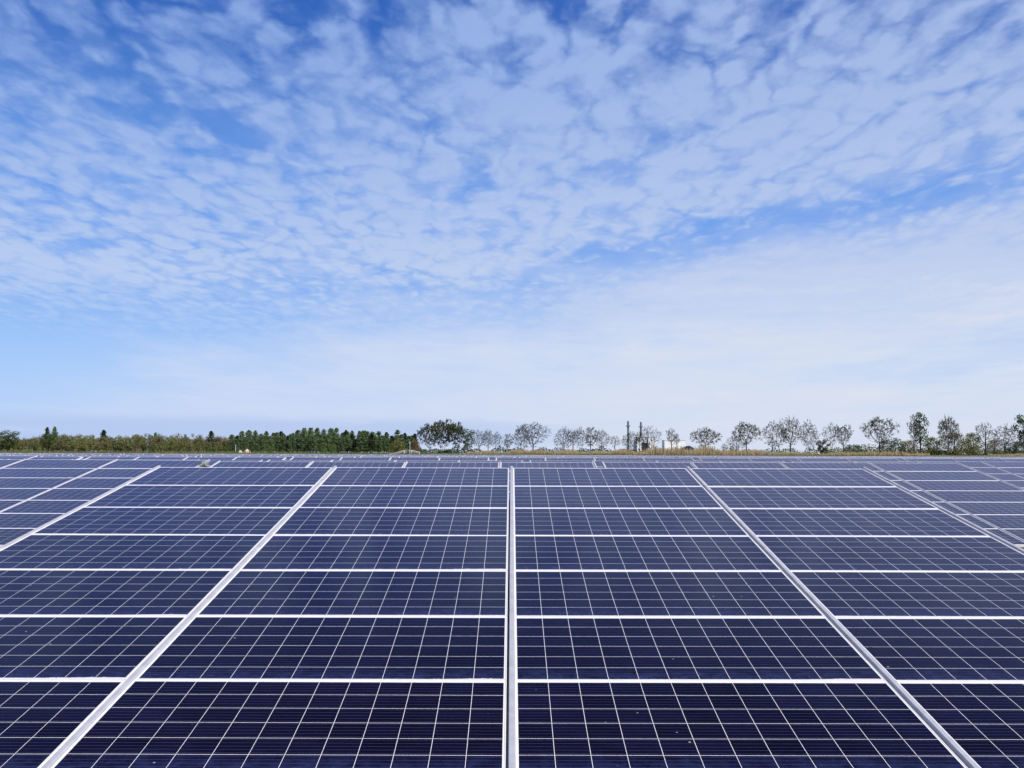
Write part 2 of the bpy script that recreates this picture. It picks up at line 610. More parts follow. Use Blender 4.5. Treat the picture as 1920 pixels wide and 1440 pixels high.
# the raised clamping rail that covers the joint between two columns of modules
mb = MB()
rw, rt = 0.0148, 0.012
mb.prism([(-rw, -0.035), (rw, -0.035), (rw, rt - 0.003), (rw - 0.003, rt), (-rw + 0.003, rt), (-rw, rt - 0.003)],
         -0.03, LEN + 0.04)
rail_me = mb.mesh('cover_rail', M['rail'])
mb = MB()
mb.prism([(-0.035, -0.155), (0.035, -0.155), (0.035, -0.14), (-0.02, -0.14), (-0.02, -0.055), (0.035, -0.055),
          (0.035, -0.037), (-0.035, -0.037)], -3.94, 3.94, 0, Matrix.Rotation(-pi / 2, 4, 'Z'))
purlin_me = mb.mesh('purlin', M['steel'])


def post_mesh(h):
    q = MB()
    q.prism([(-0.05, -0.03), (0.05, -0.03), (0.05, 0.03), (0.042, 0.03), (0.042, -0.022), (-0.042, -0.022),
             (-0.042, 0.03), (-0.05, 0.03)], -0.4, h, 0, Matrix.Rotation(pi / 2, 4, 'X') @ Matrix.Scale(1, 4))
    return q.mesh('post', M['steel'])


ROWS_V = (1.55, 5.45)
post_mes = [post_mesh(LOW + v * sin(TILT) - 0.155 * cos(TILT)) for v in ROWS_V]


tiltr = random.Random(9)


def module_panel(parent, i, j):
    u = (i - (NC - 1) / 2) * PU
    v = (j + 0.5) * PV
    p = link('solar_panel', panel_me, parent, slope_pt(u, v), (TILT, 0, 0))
    link('frame', frame_me, p)
    p.rotation_euler = (TILT + tiltr.gauss(0, 0.0018), tiltr.gauss(0, 0.0012), 0)
    return p


def make_table(label, loc, group):
    t = thing('solar_table', label, 'solar table', loc, 0, group)
    for j in range(NR):
        for i in range(NC):
            module_panel(t, i, j)
    for k in range(NC + 1):
        link('cover_rail', rail_me, t, slope_pt((k - NC / 2) * PU + 0.0052, 0), (TILT, 0, 0))
    for r, v in enumerate(ROWS_V):
        link('purlin', purlin_me, t, slope_pt(0, v), (TILT, 0, 0))
        for x in (-3.0, 0.0, 3.0):
            link('post', post_mes[r], t, (x, slope_pt(0, v, -0.155).y, 0))
    return t


def far_table_mesh():
    """one mesh for the distant rows, where no part can be told apart"""
    q = MB()
    k = 0
    for j in range(NR):
        for i in range(NC):
            x0, y0 = (i - NC / 2) * PU + (PU - PW) / 2, j * PV + (PV - PH) / 2
            glass_face(q, x0, y0, -0.0015, k, 0, SLOPE)
            k += 1
    for j in range(NR + 1):
        y = j * PV
        h = 0.013
        a, b = max(0.0, y - h), min(LEN, y + h)
        q.box((-3.93, a, -0.035), (3.93, b, 0.0), 1, SLOPE)
    for kx in range(NC + 1):
        x = (kx - NC / 2) * PU
        q.box((x - 0.03, 0.0, -0.036), (x + 0.03, LEN, 0.001), 1, SLOPE)
        q.box((x - 0.016, -0.03, 0.0015), (x + 0.016, LEN + 0.02, 0.018), 2, SLOPE)
    for v in ROWS_V:
        q.box((-3.94, v - 0.035, -0.155), (3.94, v + 0.035, -0.037), 3, SLOPE)
        for x in (-3.0, 0.0, 3.0):
            y = slope_pt(0, v, -0.155).y
            q.box((x - 0.05, y - 0.03, -0.4), (x + 0.05, y + 0.03, LOW + v * sin(TILT) - 0.16), 3)
    return q.mesh('solar_table', [M['glass'], M['frame'], M['rail'], M['steel']])


TOP = LOW + RISE                       # height of the upper edge
rng = random.Random(5)


def zfor(rel):
    return CAM_Z + rel - TOP


G1 = 'solar tables in rows on the field'
first = make_table('nearest solar table of dark blue panels filling the foreground',
                   (0.0, 11.108, zfor(-0.1605)), G1)


def place(label, x, y, rel):
    t = copy_tree(first)
    t.location = (x, y, zfor(rel))
    t['label'] = label
    return t


place('solar table of the second row directly behind the middle of the nearest table', -2.20, 20.95, -0.185)
place('full-slope solar table of the second row, right of the nearest table', 5.94, 22.1, -0.19)
place('solar table of the second row at the left, bluish full slope beside the nearest table', -10.38, 21.3, -0.155)
ORD = ['first', 'second', 'third', 'fourth', 'fifth', 'sixth', 'seventh', 'eighth', 'ninth', 'tenth']
third = [k for k in range(-9, 9) if abs(-3.58 + 8.09 * k) - 4.0 < 31 * 0.517]
for n_, k in enumerate(third):
    place('solar table of the third row, %s from the left, mostly hidden behind the second row' % ORD[n_]
          if -3.58 + 8.09 * k < 10 else
          'third-row solar table with its lavender slope in view past the second row',
          -3.58 + 8.09 * k, 31.0, -0.225)
far_me = far_table_mesh()
for row in range(4, 18):
    y = 31.0 + 10.1 * (row - 3) - (0.9 if row == 4 else 0.0)
    off = -4.84 if row == 4 else rng.uniform(-4, 4)
    half = y * 0.517 + 3.6
    rel = -0.19 if row == 4 else -0.18 + rng.uniform(-0.025, 0.025)
    ks = [k for k in range(-16, 17) if abs(off + 8.17 * k) < half]
    for n_, k in enumerate(ks):
        if row == 4:
            lab = 'solar table of the fourth row, %s from the left, a thin dark strip of panels' % ORD[n_]
        else:
            lab = 'pale sliver of a solar table in the tight far rows before the trees'
        x = off + 8.17 * k + (rng.uniform(-0.04, 0.04) if row > 4 else 0)
        o = link('solar_table', far_me, None, (x, y, zfor(rel + rng.uniform(-0.012, 0.012)) + field_drop(x, y)))
        tag(o, lab, 'solar table', G1 if row == 4 else 'far solar tables before the trees')

# ------------------------------------------------------------------ tangle of cable in the gap of the second row
q = MB()
r2 = random.Random(3)
for k in range(11):
    c0 = Vector((r2.uniform(-0.05, 0.05), r2.uniform(-0.09, 0.09), r2.uniform(0.0, 0.08)))
    ra, ph, tilt = r2.uniform(0.03, 0.08), r2.uniform(0, 6.28), r2.uniform(-1.2, 1.2)
    pts = []
    for i in range(15):
        t = ph + i / 14 * 2 * pi * r2.uniform(0.85, 1.0)
        pts.append(c0 + Vector((ra * cos(t), ra * sin(t) * cos(tilt), ra * sin(t) * sin(tilt) + 0.02 * sin(3 * t))))
    q.tube(pts, r2.uniform(0.006, 0.012), 5)
tag(link('cable_tangle', q.mesh('cable_tangle', M['wire'], True), None, (-6.26, 20.35, TOP + zfor(-0.185) - 0.10)),
    'pale tangled cable clump in the gap between second-row solar tables', 'cable')


# ------------------------------------------------------------------ trees
def rvec(r):
    z = r.uniform(-1, 1)
    t = r.uniform(0, 2 * pi)
    s = math.sqrt(1 - z * z)
    return Vector((s * cos(t), s * sin(t), z))


def leaf(mb, p, size, r, mi=0, flat=0.0):
    d = rvec(r)
    d.z *= (1 - flat)
    d.normalize()
    e = d.cross(rvec(r))
    if e.length < 1e-3:
        return
    e.normalize()
    a, b = d * size * 0.5, e * size * r.uniform(0.25, 0.45)
    mb.face([p - a, p + b, p + a, p - b], mi)


def branch(mb, tw, ends, p, d, L, rad, lvl, maxl, r, up, spread, kids):
    """grows one limb; thick wood goes to mb, twigs to tw"""
    nseg = 3 if lvl < maxl else 2
    pts, rs = [p.copy()], [rad]
    cur, dd = p.copy(), d.copy()
    nodes = []
    for i in range(nseg):
        dd = (dd + rvec(r) * 0.20 + Vector((0, 0, up))).normalized()
        cur = cur + dd * (L / nseg)
        pts.append(cur.copy())
        rs.append(max(rad * (1 - 0.70 * (i + 1) / nseg), 0.0075))
        nodes.append((cur.copy(), dd.copy(), rs[-1]))
    (mb if lvl < 2 else tw).tube(pts, rs, 5 if lvl == 0 else (4 if lvl == 1 else 3), 0, False)
    if lvl >= maxl:
        ends.append(cur)
        ends.append((pts[1] + cur) / 2)
        return
    for i, (np_, nd, nr) in enumerate(nodes):
        for _ in range(kids[lvl]):
            ax = nd.cross(rvec(r))
            if ax.length < 1e-3:
                continue
            ang = spread * r.uniform(0.65, 1.25)
            cd = Matrix.Rotation(ang, 3, ax.normalized()) @ nd
            if cd.z < -0.25:
                cd.z *= -0.3
            branch(mb, tw, ends, np_, cd.normalized(), L * r.uniform(0.48, 0.72), nr * 0.62, lvl + 1, maxl, r, up, spread, kids)


def bare_tree(seed, H=7.0, W=6.0, base=0.28, n=520, leaves=0.25, leafsize=0.16, leafmat='bud', stems=1, bark='bark', fork=0.30, top=1.0, twig=6, rmin=0.021, flecks=4):
    """a tree grown towards points spread through its crown; returns (trunk mesh, crown mesh)"""
    r = random.Random(seed)
    g = np.random.default_rng(seed)
    pts = []
    while len(pts) < n:
        p = g.uniform(-1, 1, 3)
        q2 = float((p * p).sum())
        if q2 > 1 or (q2 < 0.30 and g.random() < 0.5):
            continue
        f = (p[2] + 1) / 2
        ph_ = math.atan2(p[1], p[0])
        wv = 0.74 + 0.20 * math.sin(f * pi) + 0.20 * math.sin(2 * ph_ + seed * 1.7 + 3 * f) + 0.14 * math.sin(5 * ph_ + seed + 5 * f)
        zf = f ** (0.9 + 0.2 * math.sin(seed)) * (1.0 - 0.13 * abs(math.sin(1.5 * ph_ + seed)) * f)
        pts.append((p[0] * W / 2 * wv, p[1] * W / 2 * wv, H * (base + (top - base) * zf)))
    A = np.array(pts)
    alive = np.ones(len(A), bool)
    nodes, par, tip_dir = [], [], []
    for s_ in range(stems):
        bx_ = r.uniform(-0.16, 0.16) * W if stems > 1 else 0.0
        by_ = r.uniform(-0.1, 0.1) * W if stems > 1 else 0.0
        hz_ = H * fork * r.uniform(0.85, 1.1)
        k = 7
        for i in range(k):
            f = i / (k - 1)
            g_ = min(1.0, f * 3.5)
            nodes.append(((bx_ * (0.6 + 0.7 * f) + 0.03 * math.sin(3 * f + seed)) * g_, (by_ * (0.6 + 0.7 * f) + 0.03 * math.sin(4 * f)) * g_, -0.4 + (hz_ + 0.4) * f))
            par.append((-1 if s_ == 0 else 0) if i == 0 else len(nodes) - 2)
    step, infl, kill = 0.24, 2.6, 0.36
    N = np.array(nodes)
    for it in range(70):
        if not alive.any():
            break
        Aa = A[alive]
        d = np.linalg.norm(Aa[:, None, :] - N[None, :, :], axis=2)
        d[:, N[:, 2] < H * fork * 0.6] = 99
        j = d.argmin(1)
        dm = d[np.arange(len(Aa)), j]
        okk = dm < infl
        if not okk.any():
            break
        new, np_ = [], []
        for jj in np.unique(j[okk]):
            v = Aa[okk & (j == jj)] - N[jj]
            v = (v / np.linalg.norm(v, axis=1)[:, None]).mean(0) + g.normal(0, 0.13, 3) + np.array([0, 0, 0.06])
            v /= np.linalg.norm(v) + 1e-9
            new.append(N[jj] + v * step)
            np_.append(int(jj))
        N = np.vstack([N, np.array(new)])
        par += np_
        dn = np.linalg.norm(A[:, None, :] - np.array(new)[None], axis=2).min(1)
        alive &= dn > kill
    n_n = len(N)
    kids = [0] * n_n
    area = np.zeros(n_n)
    for i in range(n_n - 1, -1, -1):
        if kids[i] == 0:
            area[i] = rmin ** 2.1
        if par[i] >= 0:
            area[par[i]] += area[i]
            kids[par[i]] += 1
    rad = area ** (1 / 2.1)
    rad = rad * (0.017 * H / math.sqrt(stems)) / rad.max()
    rad = np.maximum(rad, rmin)
    mb, tw = MB(), MB()
    tips = []
    for i in range(n_n):
        if par[i] >= 0:
            p = par[i]
            thick_ = rad[i] > 0.026
            (mb if thick_ else tw).tube([N[p], N[i]], [min(rad[p], rad[i] * 1.35), rad[i]], 5 if thick_ else 3, 0, False)
        if kids[i] == 0 and N[i][2] > 0:
            tips.append(i)
    for i in tips:
        p0 = Vector(N[i])
        d0 = (p0 - Vector(N[par[i]])).normalized()
        for k in range(twig):
            d1 = (d0 + rvec(r) * 0.55 + Vector((0, 0, 0.30))).normalized()
            e = p0 + d1 * r.uniform(0.3, 0.85)
            tw.tube([p0, e], [rmin, rmin * 0.55], 3, 0, False)
            if r.random() < leaves:
                for _ in range(flecks):
                    leaf(tw, p0.lerp(e, r.uniform(0.2, 1.1)) + rvec(r) * 0.14, leafsize * r.uniform(0.6, 1.3), r, 1)
    return mb.mesh('trunk', M[bark]), tw.mesh('crown', [M[bark], M[leafmat]])


def leafy_tree(seed, H=6.0, W=4.0, n=2600, leafmat='leaf', trunk=0.2, size=0.26, lobes=16, bark='bark', base=0.2):
    """a crown of leaf clumps with gaps on a branching trunk"""
    r = random.Random(seed)
    mb, cr = MB(), MB()
    mb.tube([(0, 0, -0.4), (0, 0, 0.1), (0.05, 0, H * 0.3), (0.02, 0.03, H * 0.62), (0, 0, H * 0.85)],
            [0.03 * H, 0.022 * H, 0.017 * H, 0.010 * H, 0.004 * H], 6, 0, False)
    L = []
    for k in range(lobes):
        z = H * (base + (0.93 - base) * (k + 0.5) / lobes)
        f = (z / H - base) / (1 - base)
        R_ = W / 2 * math.sqrt(max(0.05, 1 - (2 * f - 0.95) ** 2))
        t = k * 2.399 + r.uniform(-0.5, 0.5)
        rr = R_ * r.uniform(0.35, 0.8)
        c = Vector((rr * cos(t), rr * sin(t), z))
        L.append((c, W * r.uniform(0.13, 0.23)))
        mb.tube([(0, 0, max(0.1, z - rr * 0.8)), (c.x * 0.5, c.y * 0.5, z - rr * 0.3), tuple(c)], [0.008 * H, 0.006 * H, 0.003 * H], 4, 0, False)
    for i in range(n):
        c, s = L[r.randrange(len(L))]
        d = rvec(r) * s * r.random() ** 0.45
        d.z *= 0.8
        p = c + d
        if p.z > H * 0.04:
            leaf(cr, p, size * r.uniform(0.5, 1.2), r)
    return mb.mesh('trunk', M[bark]), cr.mesh('crown', M[leafmat])


def pine(seed, H=6.0, W=3.0, n=2600, mat='needle', base=0.12):
    """irregular young pine: whorls of ragged boughs on a straight stem"""
    r = random.Random(seed)
    mb, cr = MB(), MB()
    mb.tube([(0, 0, -0.4), (0, 0, 0.1), (0.03, 0, H * 0.5), (0, 0, H * 0.98)], [0.018 * H, 0.015 * H, 0.010 * H, 0.002 * H], 6, 0, False)
    nw = 13
    for k in range(nw):
        f = (k + r.uniform(-0.25, 0.25)) / (nw - 1)
        z = H * (base + (0.97 - base) * max(0, f))
        R_ = W / 2 * (1.0 - max(0, f)) ** 0.62 * r.uniform(0.75, 1.12) + 0.10
        nb = 6
        for b in range(nb):
            t = 2 * pi * (b + r.uniform(-0.35, 0.35)) / nb + k
            L = R_ * r.uniform(0.65, 1.15)
            tip = Vector((L * cos(t), L * sin(t), z + L * r.uniform(0.05, 0.5)))
            p0 = Vector((0, 0, z))
            mb.tube([p0, tip], [0.02, 0.008], 3, 0, False)
            m_ = int(n / nw / nb)
            for i in range(m_):
                s = r.uniform(0.2, 1.05)
                p = p0.lerp(tip, s) + rvec(r) * (0.10 + 0.16 * s) * (0.6 + 0.5 * W / 3)
                leaf(cr, p, r.uniform(0.16, 0.34), r, 0, 0.2)
    return mb.mesh('trunk', M['brown_bark']), cr.mesh('crown', M[mat])


def scrub_tree(seed, H=5.0, W=3.0, n=1100, mat='scrub', bark='pale_bark'):
    """slender woodland tree: several upright pale stems, thin twiggy crown just coming into leaf"""
    r = random.Random(seed)
    mb, cr = MB(), MB()
    for s in range(5):
        b = Vector((r.uniform(-0.3, 0.3), r.uniform(-0.3, 0.3), -0.3))
        t = r.uniform(0, 6.28)
        sp = W * r.uniform(0.08, 0.42)
        top = Vector((b.x + sp * cos(t), b.y + sp * sin(t), H * r.uniform(0.72, 1.0)))
        mid_ = b.lerp(top, 0.5) + Vector((r.uniform(-0.2, 0.2), r.uniform(-0.2, 0.2), 0))
        mb.tube([b, mid_, top], [0.085, 0.06, 0.015], 4, 0, False)
        for k in range(9):
            f = r.uniform(0.25, 0.95)
            p = (b.lerp(mid_, f * 2) if f < 0.5 else mid_.lerp(top, f * 2 - 1))
            e = p + Vector((r.uniform(-1, 1), r.uniform(-1, 1), r.uniform(0.5, 1.3))) * W * 0.17
            mb.tube([p, e], [0.02, 0.008], 3, 0, False)
            for i in range(n // 45):
                q_ = p.lerp(e, r.uniform(0.2, 1.1)) + rvec(r) * 0.22
                if q_.z < H:
                    leaf(cr, q_, r.uniform(0.10, 0.24), r)
    return mb.mesh('trunk', M[bark]), cr.mesh('crown', M[mat])


def tree(name, meshes, label, cat, px, Y, top_px, H0, W0, width_px=None, group=None, rz=None, r=rng):
    """stands a tree so that it has the height and width it should have at its distance"""
    x = put(px, Y)
    zb = ground_z(x, Y)
    hz = 850.0 + (px - 957.0) * 0.0022
    ztop = CAM_Z + (hz - top_px) * Y / 1867.0
    s = (ztop - zb) / H0
    wv = s if width_px is None else width_px * Y / 1867.0 / W0
    t = thing(name, label, cat, (x, Y, zb), r.uniform(0, 6.28) if rz is None else rz, group)
    t.scale = (wv, wv, s)
    link('trunk', meshes[0], t)
    link('crown', meshes[1], t)
    return t


B = {
    'round': bare_tree(11, 7, 6, 0.16, 700, 0.0),
    'round_b': bare_tree(51, 7, 6, 0.14, 660, 0.0, stems=2, fork=0.2),
    'round_c': bare_tree(52, 7, 5.6, 0.20, 560, 0.05, 0.12, fork=0.34),
    'bud_b': bare_tree(53, 7, 6, 0.16, 640, 0.6, 0.13, stems=2, fork=0.22),
    'tall_b': bare_tree(54, 7, 4.2, 0.16, 460, 0.0, stems=2, fork=0.2),
    'round_bud': bare_tree(12, 7, 6, 0.26, 620, 0.75, 0.13),
    'tall': bare_tree(13, 7, 4.2, 0.24, 440, 0.0, fork=0.32),
    'tall_bud': bare_tree(14, 7, 4.2, 0.28, 400, 0.8, 0.13, fork=0.34),
    'fan': bare_tree(15, 7, 5.4, 0.16, 600, 0.06, 0.12, stems=3, fork=0.22),
    'brown': bare_tree(16, 7, 6, 0.24, 640, 0.9, 0.13, 'bud_brown'),
    'brown_fan': bare_tree(17, 7, 6, 0.14, 760, 1.0, 0.19, 'bud', stems=4, fork=0.24, flecks=6),
    'thin': bare_tree(18, 7, 3.4, 0.32, 300, 0.0, bark='brown_bark', fork=0.40),
    'pale': bare_tree(19, 7, 5.4, 0.22, 640, 0.0, bark='brown_bark', fork=0.28),
}
D = {
    'green': leafy_tree(21, 6, 4, 2400, 'leaf', size=0.24),
    'dense': leafy_tree(22, 6, 4.4, 3400, 'needle_dark', size=0.26, base=0.08),
    'loose': leafy_tree(23, 7, 4, 1500, 'leaf', size=0.28, lobes=20, base=0.28),
    'bright': leafy_tree(24, 4, 3, 1700, 'leaf_bright', size=0.20, base=0.05),
    'rust': leafy_tree(25, 4, 3, 1500, 'rust', size=0.20, base=0.05),
    'olive': leafy_tree(26, 4, 5, 3200, 'scrub', size=0.22, base=0.04, lobes=22),
    'brownbush': leafy_tree(27, 4, 5, 3000, 'scrub_brown', size=0.20, base=0.04, lobes=22),
    'darkolive': leafy_tree(28, 4, 5, 3200, 'leaf', size=0.22, base=0.04, lobes=22),
}
P = [pine(31, 6, 3.0), pine(32, 6, 2.5), pine(33, 6, 3.4), pine(34, 6, 2.8, 2300), pine(35, 6, 2.6, 2600, 'needle_dark')]
S = [scrub_tree(41, 5, 3), scrub_tree(42, 5, 3.2, 1300, 'scrub_brown'), scrub_tree(43, 5, 2.8, 1200, 'scrub'),
     scrub_tree(44, 5, 3.0, 900, 'scrub_brown', 'pale_bark'), scrub_tree(45, 5, 3.2, 1300, 'bud')]
HW = {'round': (7, 6), 'round_b': (7, 6), 'round_c': (7, 5.6), 'bud_b': (7, 6), 'tall_b': (7, 4.2), 'round_bud': (7, 6), 'tall': (7, 4.2), 'tall_bud': (7, 4.2), 'fan': (7, 5.4), 'brown': (7, 6),
      'brown_fan': (7, 6), 'thin': (7, 3.4), 'pale': (7, 5.4), 'green': (6, 4), 'dense': (6, 4.4), 'loose': (7, 4),
      'bright': (4, 3), 'rust': (4, 3), 'olive': (4, 5), 'brownbush': (4, 5), 'darkolive': (4, 5)}
GB = 'trees along the reed bank'
for (kind, px_, top, wd, dY, lab) in [
    ('brown_fan', 804, 794, 40, 0, 'brown budding tree at the pine end of the tall brown clump'),
    ('brown_fan', 829, 786, 52, 3, 'tallest and widest brown tree of the clump beside the pines'),
    ('brown_fan', 854, 791, 38, 1, 'brown tree with slim stems between tall brown clump and dense green tree'),
    ('green', 876, 803, 30, -3, 'dense green rounded tree right after the brown clump'),
    ('tall', 897, 805, 30, 0, 'bare slender tree touching the dense green rounded tree'),
    ('pale', 914, 804, 28, 2, 'bare grey tree, second after the dense green rounded tree'),
    ('tall_b', 930, 809, 22, 0, 'small bare tree between two grey trees before the wide bare pair'),
    ('tall_bud', 951, 812, 22, -1, 'short budding tree just before the wide bare pair'),
    ('round_b', 977, 795, 40, 1, 'bare tree forming the smaller half of the wide bare pair'),
    ('round', 998, 790, 58, -1, 'largest bare grey tree of the wide pair, green tinged on one side'),
    ('round_c', 1056, 799, 40, 0, 'round bare tree standing alone after the wide bare pair'),
    ('thin', 1073, 805, 26, 2, 'thin bare tree leaning against the round bare one'),
    ('tall_b', 1087, 800, 26, 1, 'narrow bare tree with a double stem in the group of five'),
    ('tall_bud', 1106, 799, 30, -2, 'narrow tree with a green budding top in the group of five'),
    ('pale', 1126, 804, 32, 0, 'pale bare tree at the chimney end of the group of five'),
    ('thin', 1151, 817, 22, 2, 'small thin bare tree alone before the first chimney'),
    ('bud_b', 1181, 808, 30, -2, 'small dark budding tree in front of the taller chimney'),
    ('thin', 1197, 810, 20, 0, 'slight bare tree between the two chimneys'),
    ('round_b', 1214, 797, 44, -1, 'wide bare tree in front of the white boiler building'),
    ('thin', 1257, 803, 24, -3, 'slim bare tree before the white hall, the fuller of two'),
    ('thin', 1267, 812, 14, 1, 'slim bare tree before the white hall, the shorter of two'),
    ('brown', 1320, 801, 50, -3, 'round reddish brown twiggy tree alone beside the white hall'),
    ('thin', 1356, 831, 12, 12, 'tiny thin far tree between the reddish brown tree and a budding one'),
    ('round_c', 1378, 812, 34, 4, 'low bare tree behind the tall budding tree'),
    ('round_bud', 1397, 791, 56, -2, 'tall round tree with green buds on its top, beside a low bare one'),
    ('bud_b', 1450, 789, 46, 0, 'dark budding tree beside the tallest bare grey tree'),
    ('pale', 1480, 780, 54, 2, 'tallest bare grey tree with many fine upright twigs'),
    ('fan', 1515, 787, 42, 0, 'bare tree with several stems behind the dark round bush'),
    ('dense', 1541, 824, 25, -4, 'dark round evergreen bush among the bare trees'),
    ('tall_b', 1557, 792, 30, 0, 'narrow bare tree just after the dark round bush'),
    ('round_bud', 1579, 796, 36, 1, 'budding round tree second after the dark round bush'),
    ('round_bud', 1647, 781, 62, -3, 'wide budding tree standing apart on a clear trunk'),
    ('thin', 1711, 786, 26, -3, 'thin bare tree leaning away from the leafy tall tree'),
    ('loose', 1723, 771, 40, -3, 'tallest tree of all, with loose fresh green leaves'),
    ('brown', 1776, 780, 44, -4, 'brown budding tree rising over the olive willow bushes'),
    ('thin', 1845, 792, 36, -2, 'thin bare tree beside a wide bare one near the far right'),
    ('round_c', 1881, 794, 50, -3, 'wide bare tree near the far right before the dark green tree'),
    ('green', 1919, 776, 44, -2, 'large dark green tree cut by the right edge of the picture'),
]:
    mesh_ = B.get(kind) or D[kind]
    H0, W0 = HW[kind]
    nm = {'green': 'leafy_tree', 'loose': 'leafy_tree', 'dense': 'evergreen_bush'}.get(kind, 'bare_tree')
    tree(nm, mesh_, lab, 'bush' if nm == 'evergreen_bush' else 'tree', px_, 214 + dY * 1.2, top, H0, W0, wd, GB)

GS = 'bushes behind the bank trees'
for (kind, px_, top, wd, Y, lab) in [
    ('darkolive', 1598, 834, 44, 224, 'low dark bush under the budding round tree'),
    ('darkolive', 1668, 823, 60, 226, 'dark olive bush just behind the wide budding tree'),
    ('brownbush', 1700, 825, 44, 228, 'brown bush between the wide budding tree and the tallest tree'),
    ('olive', 1748, 820, 50, 226, 'olive bush just right of the tallest leafy tree'),
    ('brownbush', 1787, 810, 60, 224, 'tall brown domed willow bush behind the brown budding tree'),
    ('olive', 1822, 812, 46, 226, 'yellowish olive willow bush right of the brown domed one'),
    ('brownbush', 1862, 824, 44, 228, 'brown bush behind the last two bare trees'),
    ('darkolive', 1902, 828, 46, 222, 'dark green bush at the foot of the large dark green tree'),
    ('dense', 1182, 843, 26, 211, 'black green bush at the foot of the taller chimney'),
    ('dense', 1288, 836, 30, 232, 'dark bush beside the white hall'),
    ('darkolive', 838, 842, 60, 210, 'dark low bush at the foot of the brown clump'),
]:
    H0, W0 = HW[kind]
    tree('willow_bush' if kind != 'dense' else 'evergreen_bush', D[kind], lab, 'bush', px_, Y, top, H0, W0, wd, GS)

# pine plantation
r = random.Random(77)
GP = 'young pines of the plantation'
n_p = 0
for row, (Y, step) in enumerate(((248, 11.5), (240, 12.5), (233, 15.0))):
    px_ = 434 + row * 4
    while px_ < 778:
        top = (811 if row == 0 else 816 if row == 1 else 821) + r.uniform(-6, 7) - (3 if 540 < px_ < 700 else 0)
        tree('pine_tree', P[r.randrange(5)], 'young dark green pine in the dense plantation between wood and brown clump', 'tree',
             px_, Y + r.uniform(-2, 2), top, 6, 2.9, r.uniform(19, 27), GP, r=r)
        px_ += step * r.uniform(0.75, 1.25)
tree('pine_tree', P[2], 'tallest pine, its tip standing out above the plantation', 'tree', 569, 231, 804, 6, 3.4, 28, GP)
tree('pine_tree', P[0], 'pine with a slim spire second tallest in the plantation', 'tree', 680, 231, 808, 6, 3.0, 27, GP)
for (kind, px_, top, wd, Y, lab) in [
    ('bright', 503, 832, 24, 226, 'light green bush at the foot of the pines, nearest the sand heaps'),
    ('bright', 604, 829, 22, 226, 'light green bush in the gap below the tallest pine'),
    ('bright', 622, 833, 22, 227, 'light green low bush beside another below the pines'),
    ('olive', 745, 826, 36, 226, 'yellow green bush near the footbridge before the pines'),
    ('rust', 778, 824, 24, 224, 'rusty orange bush between footbridge and brown clump'),
    ('bright', 398, 838, 26, 230, 'light green bush at the edge of the brown wood by the pines'),
]:
    H0, W0 = HW[kind]
    tree('young_bush', D[kind], lab, 'bush', px_, Y, top, H0, W0, wd, 'bushes before the pines')

# brown wood on the left
GW = 'trees of the brown wood'
for row, (Y, step, t0) in enumerate(((270, 9.5, 815), (262, 11.0, 817), (254, 12.0, 820), (246, 14.0, 828))):
    px_ = -30 + row * 5
    while px_ < 432:
        k = r.choice([0, 0, 1, 2, 2, 3, 4])
        tree('woodland_tree', S[k], 'brown olive twiggy tree of the low wood left of the pines', 'tree',
             px_, Y + r.uniform(-3, 3), t0 + r.uniform(-4, 4) + 2.5 * sin(px_ * 0.035 + row), 5, 3.0, r.uniform(22, 34), GW, r=r)
        px_ += step * r.uniform(0.75, 1.25)
for (kind, px_, top, wd, Y, lab) in [
    (P[4], 88, 802, 17, 262, 'dark pine above the brown wood, fuller twin of two'),
    (P[0], 102, 801, 18, 262, 'dark pine above the brown wood, sharper twin of two'),
    (P[4], 194, 807, 22, 262, 'lone round dark pine above the brown wood, second group along'),
    (P[1], 291, 811, 13, 264, 'smallest dark pine tip just above the brown wood'),
    (P[4], 395, 809, 24, 258, 'broad dark pine above the brown wood nearest the plantation'),
]:
    tree('pine_tree', kind, lab, 'tree', px_, Y, top, 6, 2.8, wd, 'dark pines above the brown wood')
tree('leafy_tree', D['green'], 'dark green leafy tree at the left edge of the brown wood', 'tree', 16, 244, 806, 6, 4, 44)
tree('leafy_tree', D['loose'], 'green budding tree in front of the brown wood below the twin pines', 'tree', 92, 246, 812, 7, 4, 40)


# ------------------------------------------------------------------ reeds, grass and undergrowth on the bank
def blades(name, mat, n, fx, fy, fh, wdt, seed, lean=0.35):
    r_ = random.Random(seed)
    q_ = MB()
    for i in range(n):
        x = fx(r_)
        y = fy(r_)
        h = fh(r_, x, y)
        if h <= 0.05:
            continue
        z = ground_z(x, y) - 0.05
        t = r_.uniform(0, pi)
        w_ = wdt * r_.uniform(0.6, 1.4)
        dx_, dy_ = cos(t) * w_, sin(t) * w_
        lx, ly = r_.uniform(-lean, lean) * h, r_.uniform(-lean, lean) * h
        q_.face([(x - dx_, y - dy_, z), (x + dx_, y + dy_, z), (x + lx + dx_ * 0.6, y + ly, z + h), (x + lx - dx_ * 0.6, y + ly, z + h * 0.93)])
    o = link(name, q_.mesh(name, mat))
    return o


def reed_h(r_, x, y):
    pxx = 957 + x / y * 1867
    env = 0.35 + 0.75 * math.exp(-((pxx - 1290) / 130) ** 2) + 0.25 * math.exp(-((pxx - 1650) / 70) ** 2) + 0.25 * math.exp(-((pxx - 1010) / 90) ** 2)
    if pxx < 875 or 1740 < pxx < 1850:
        env *= 0.4
    return 1.45 * env * r_.uniform(0.5, 1.35) * (0.85 + 0.3 * sin(x * 0.9) * sin(x * 0.23 + 2))


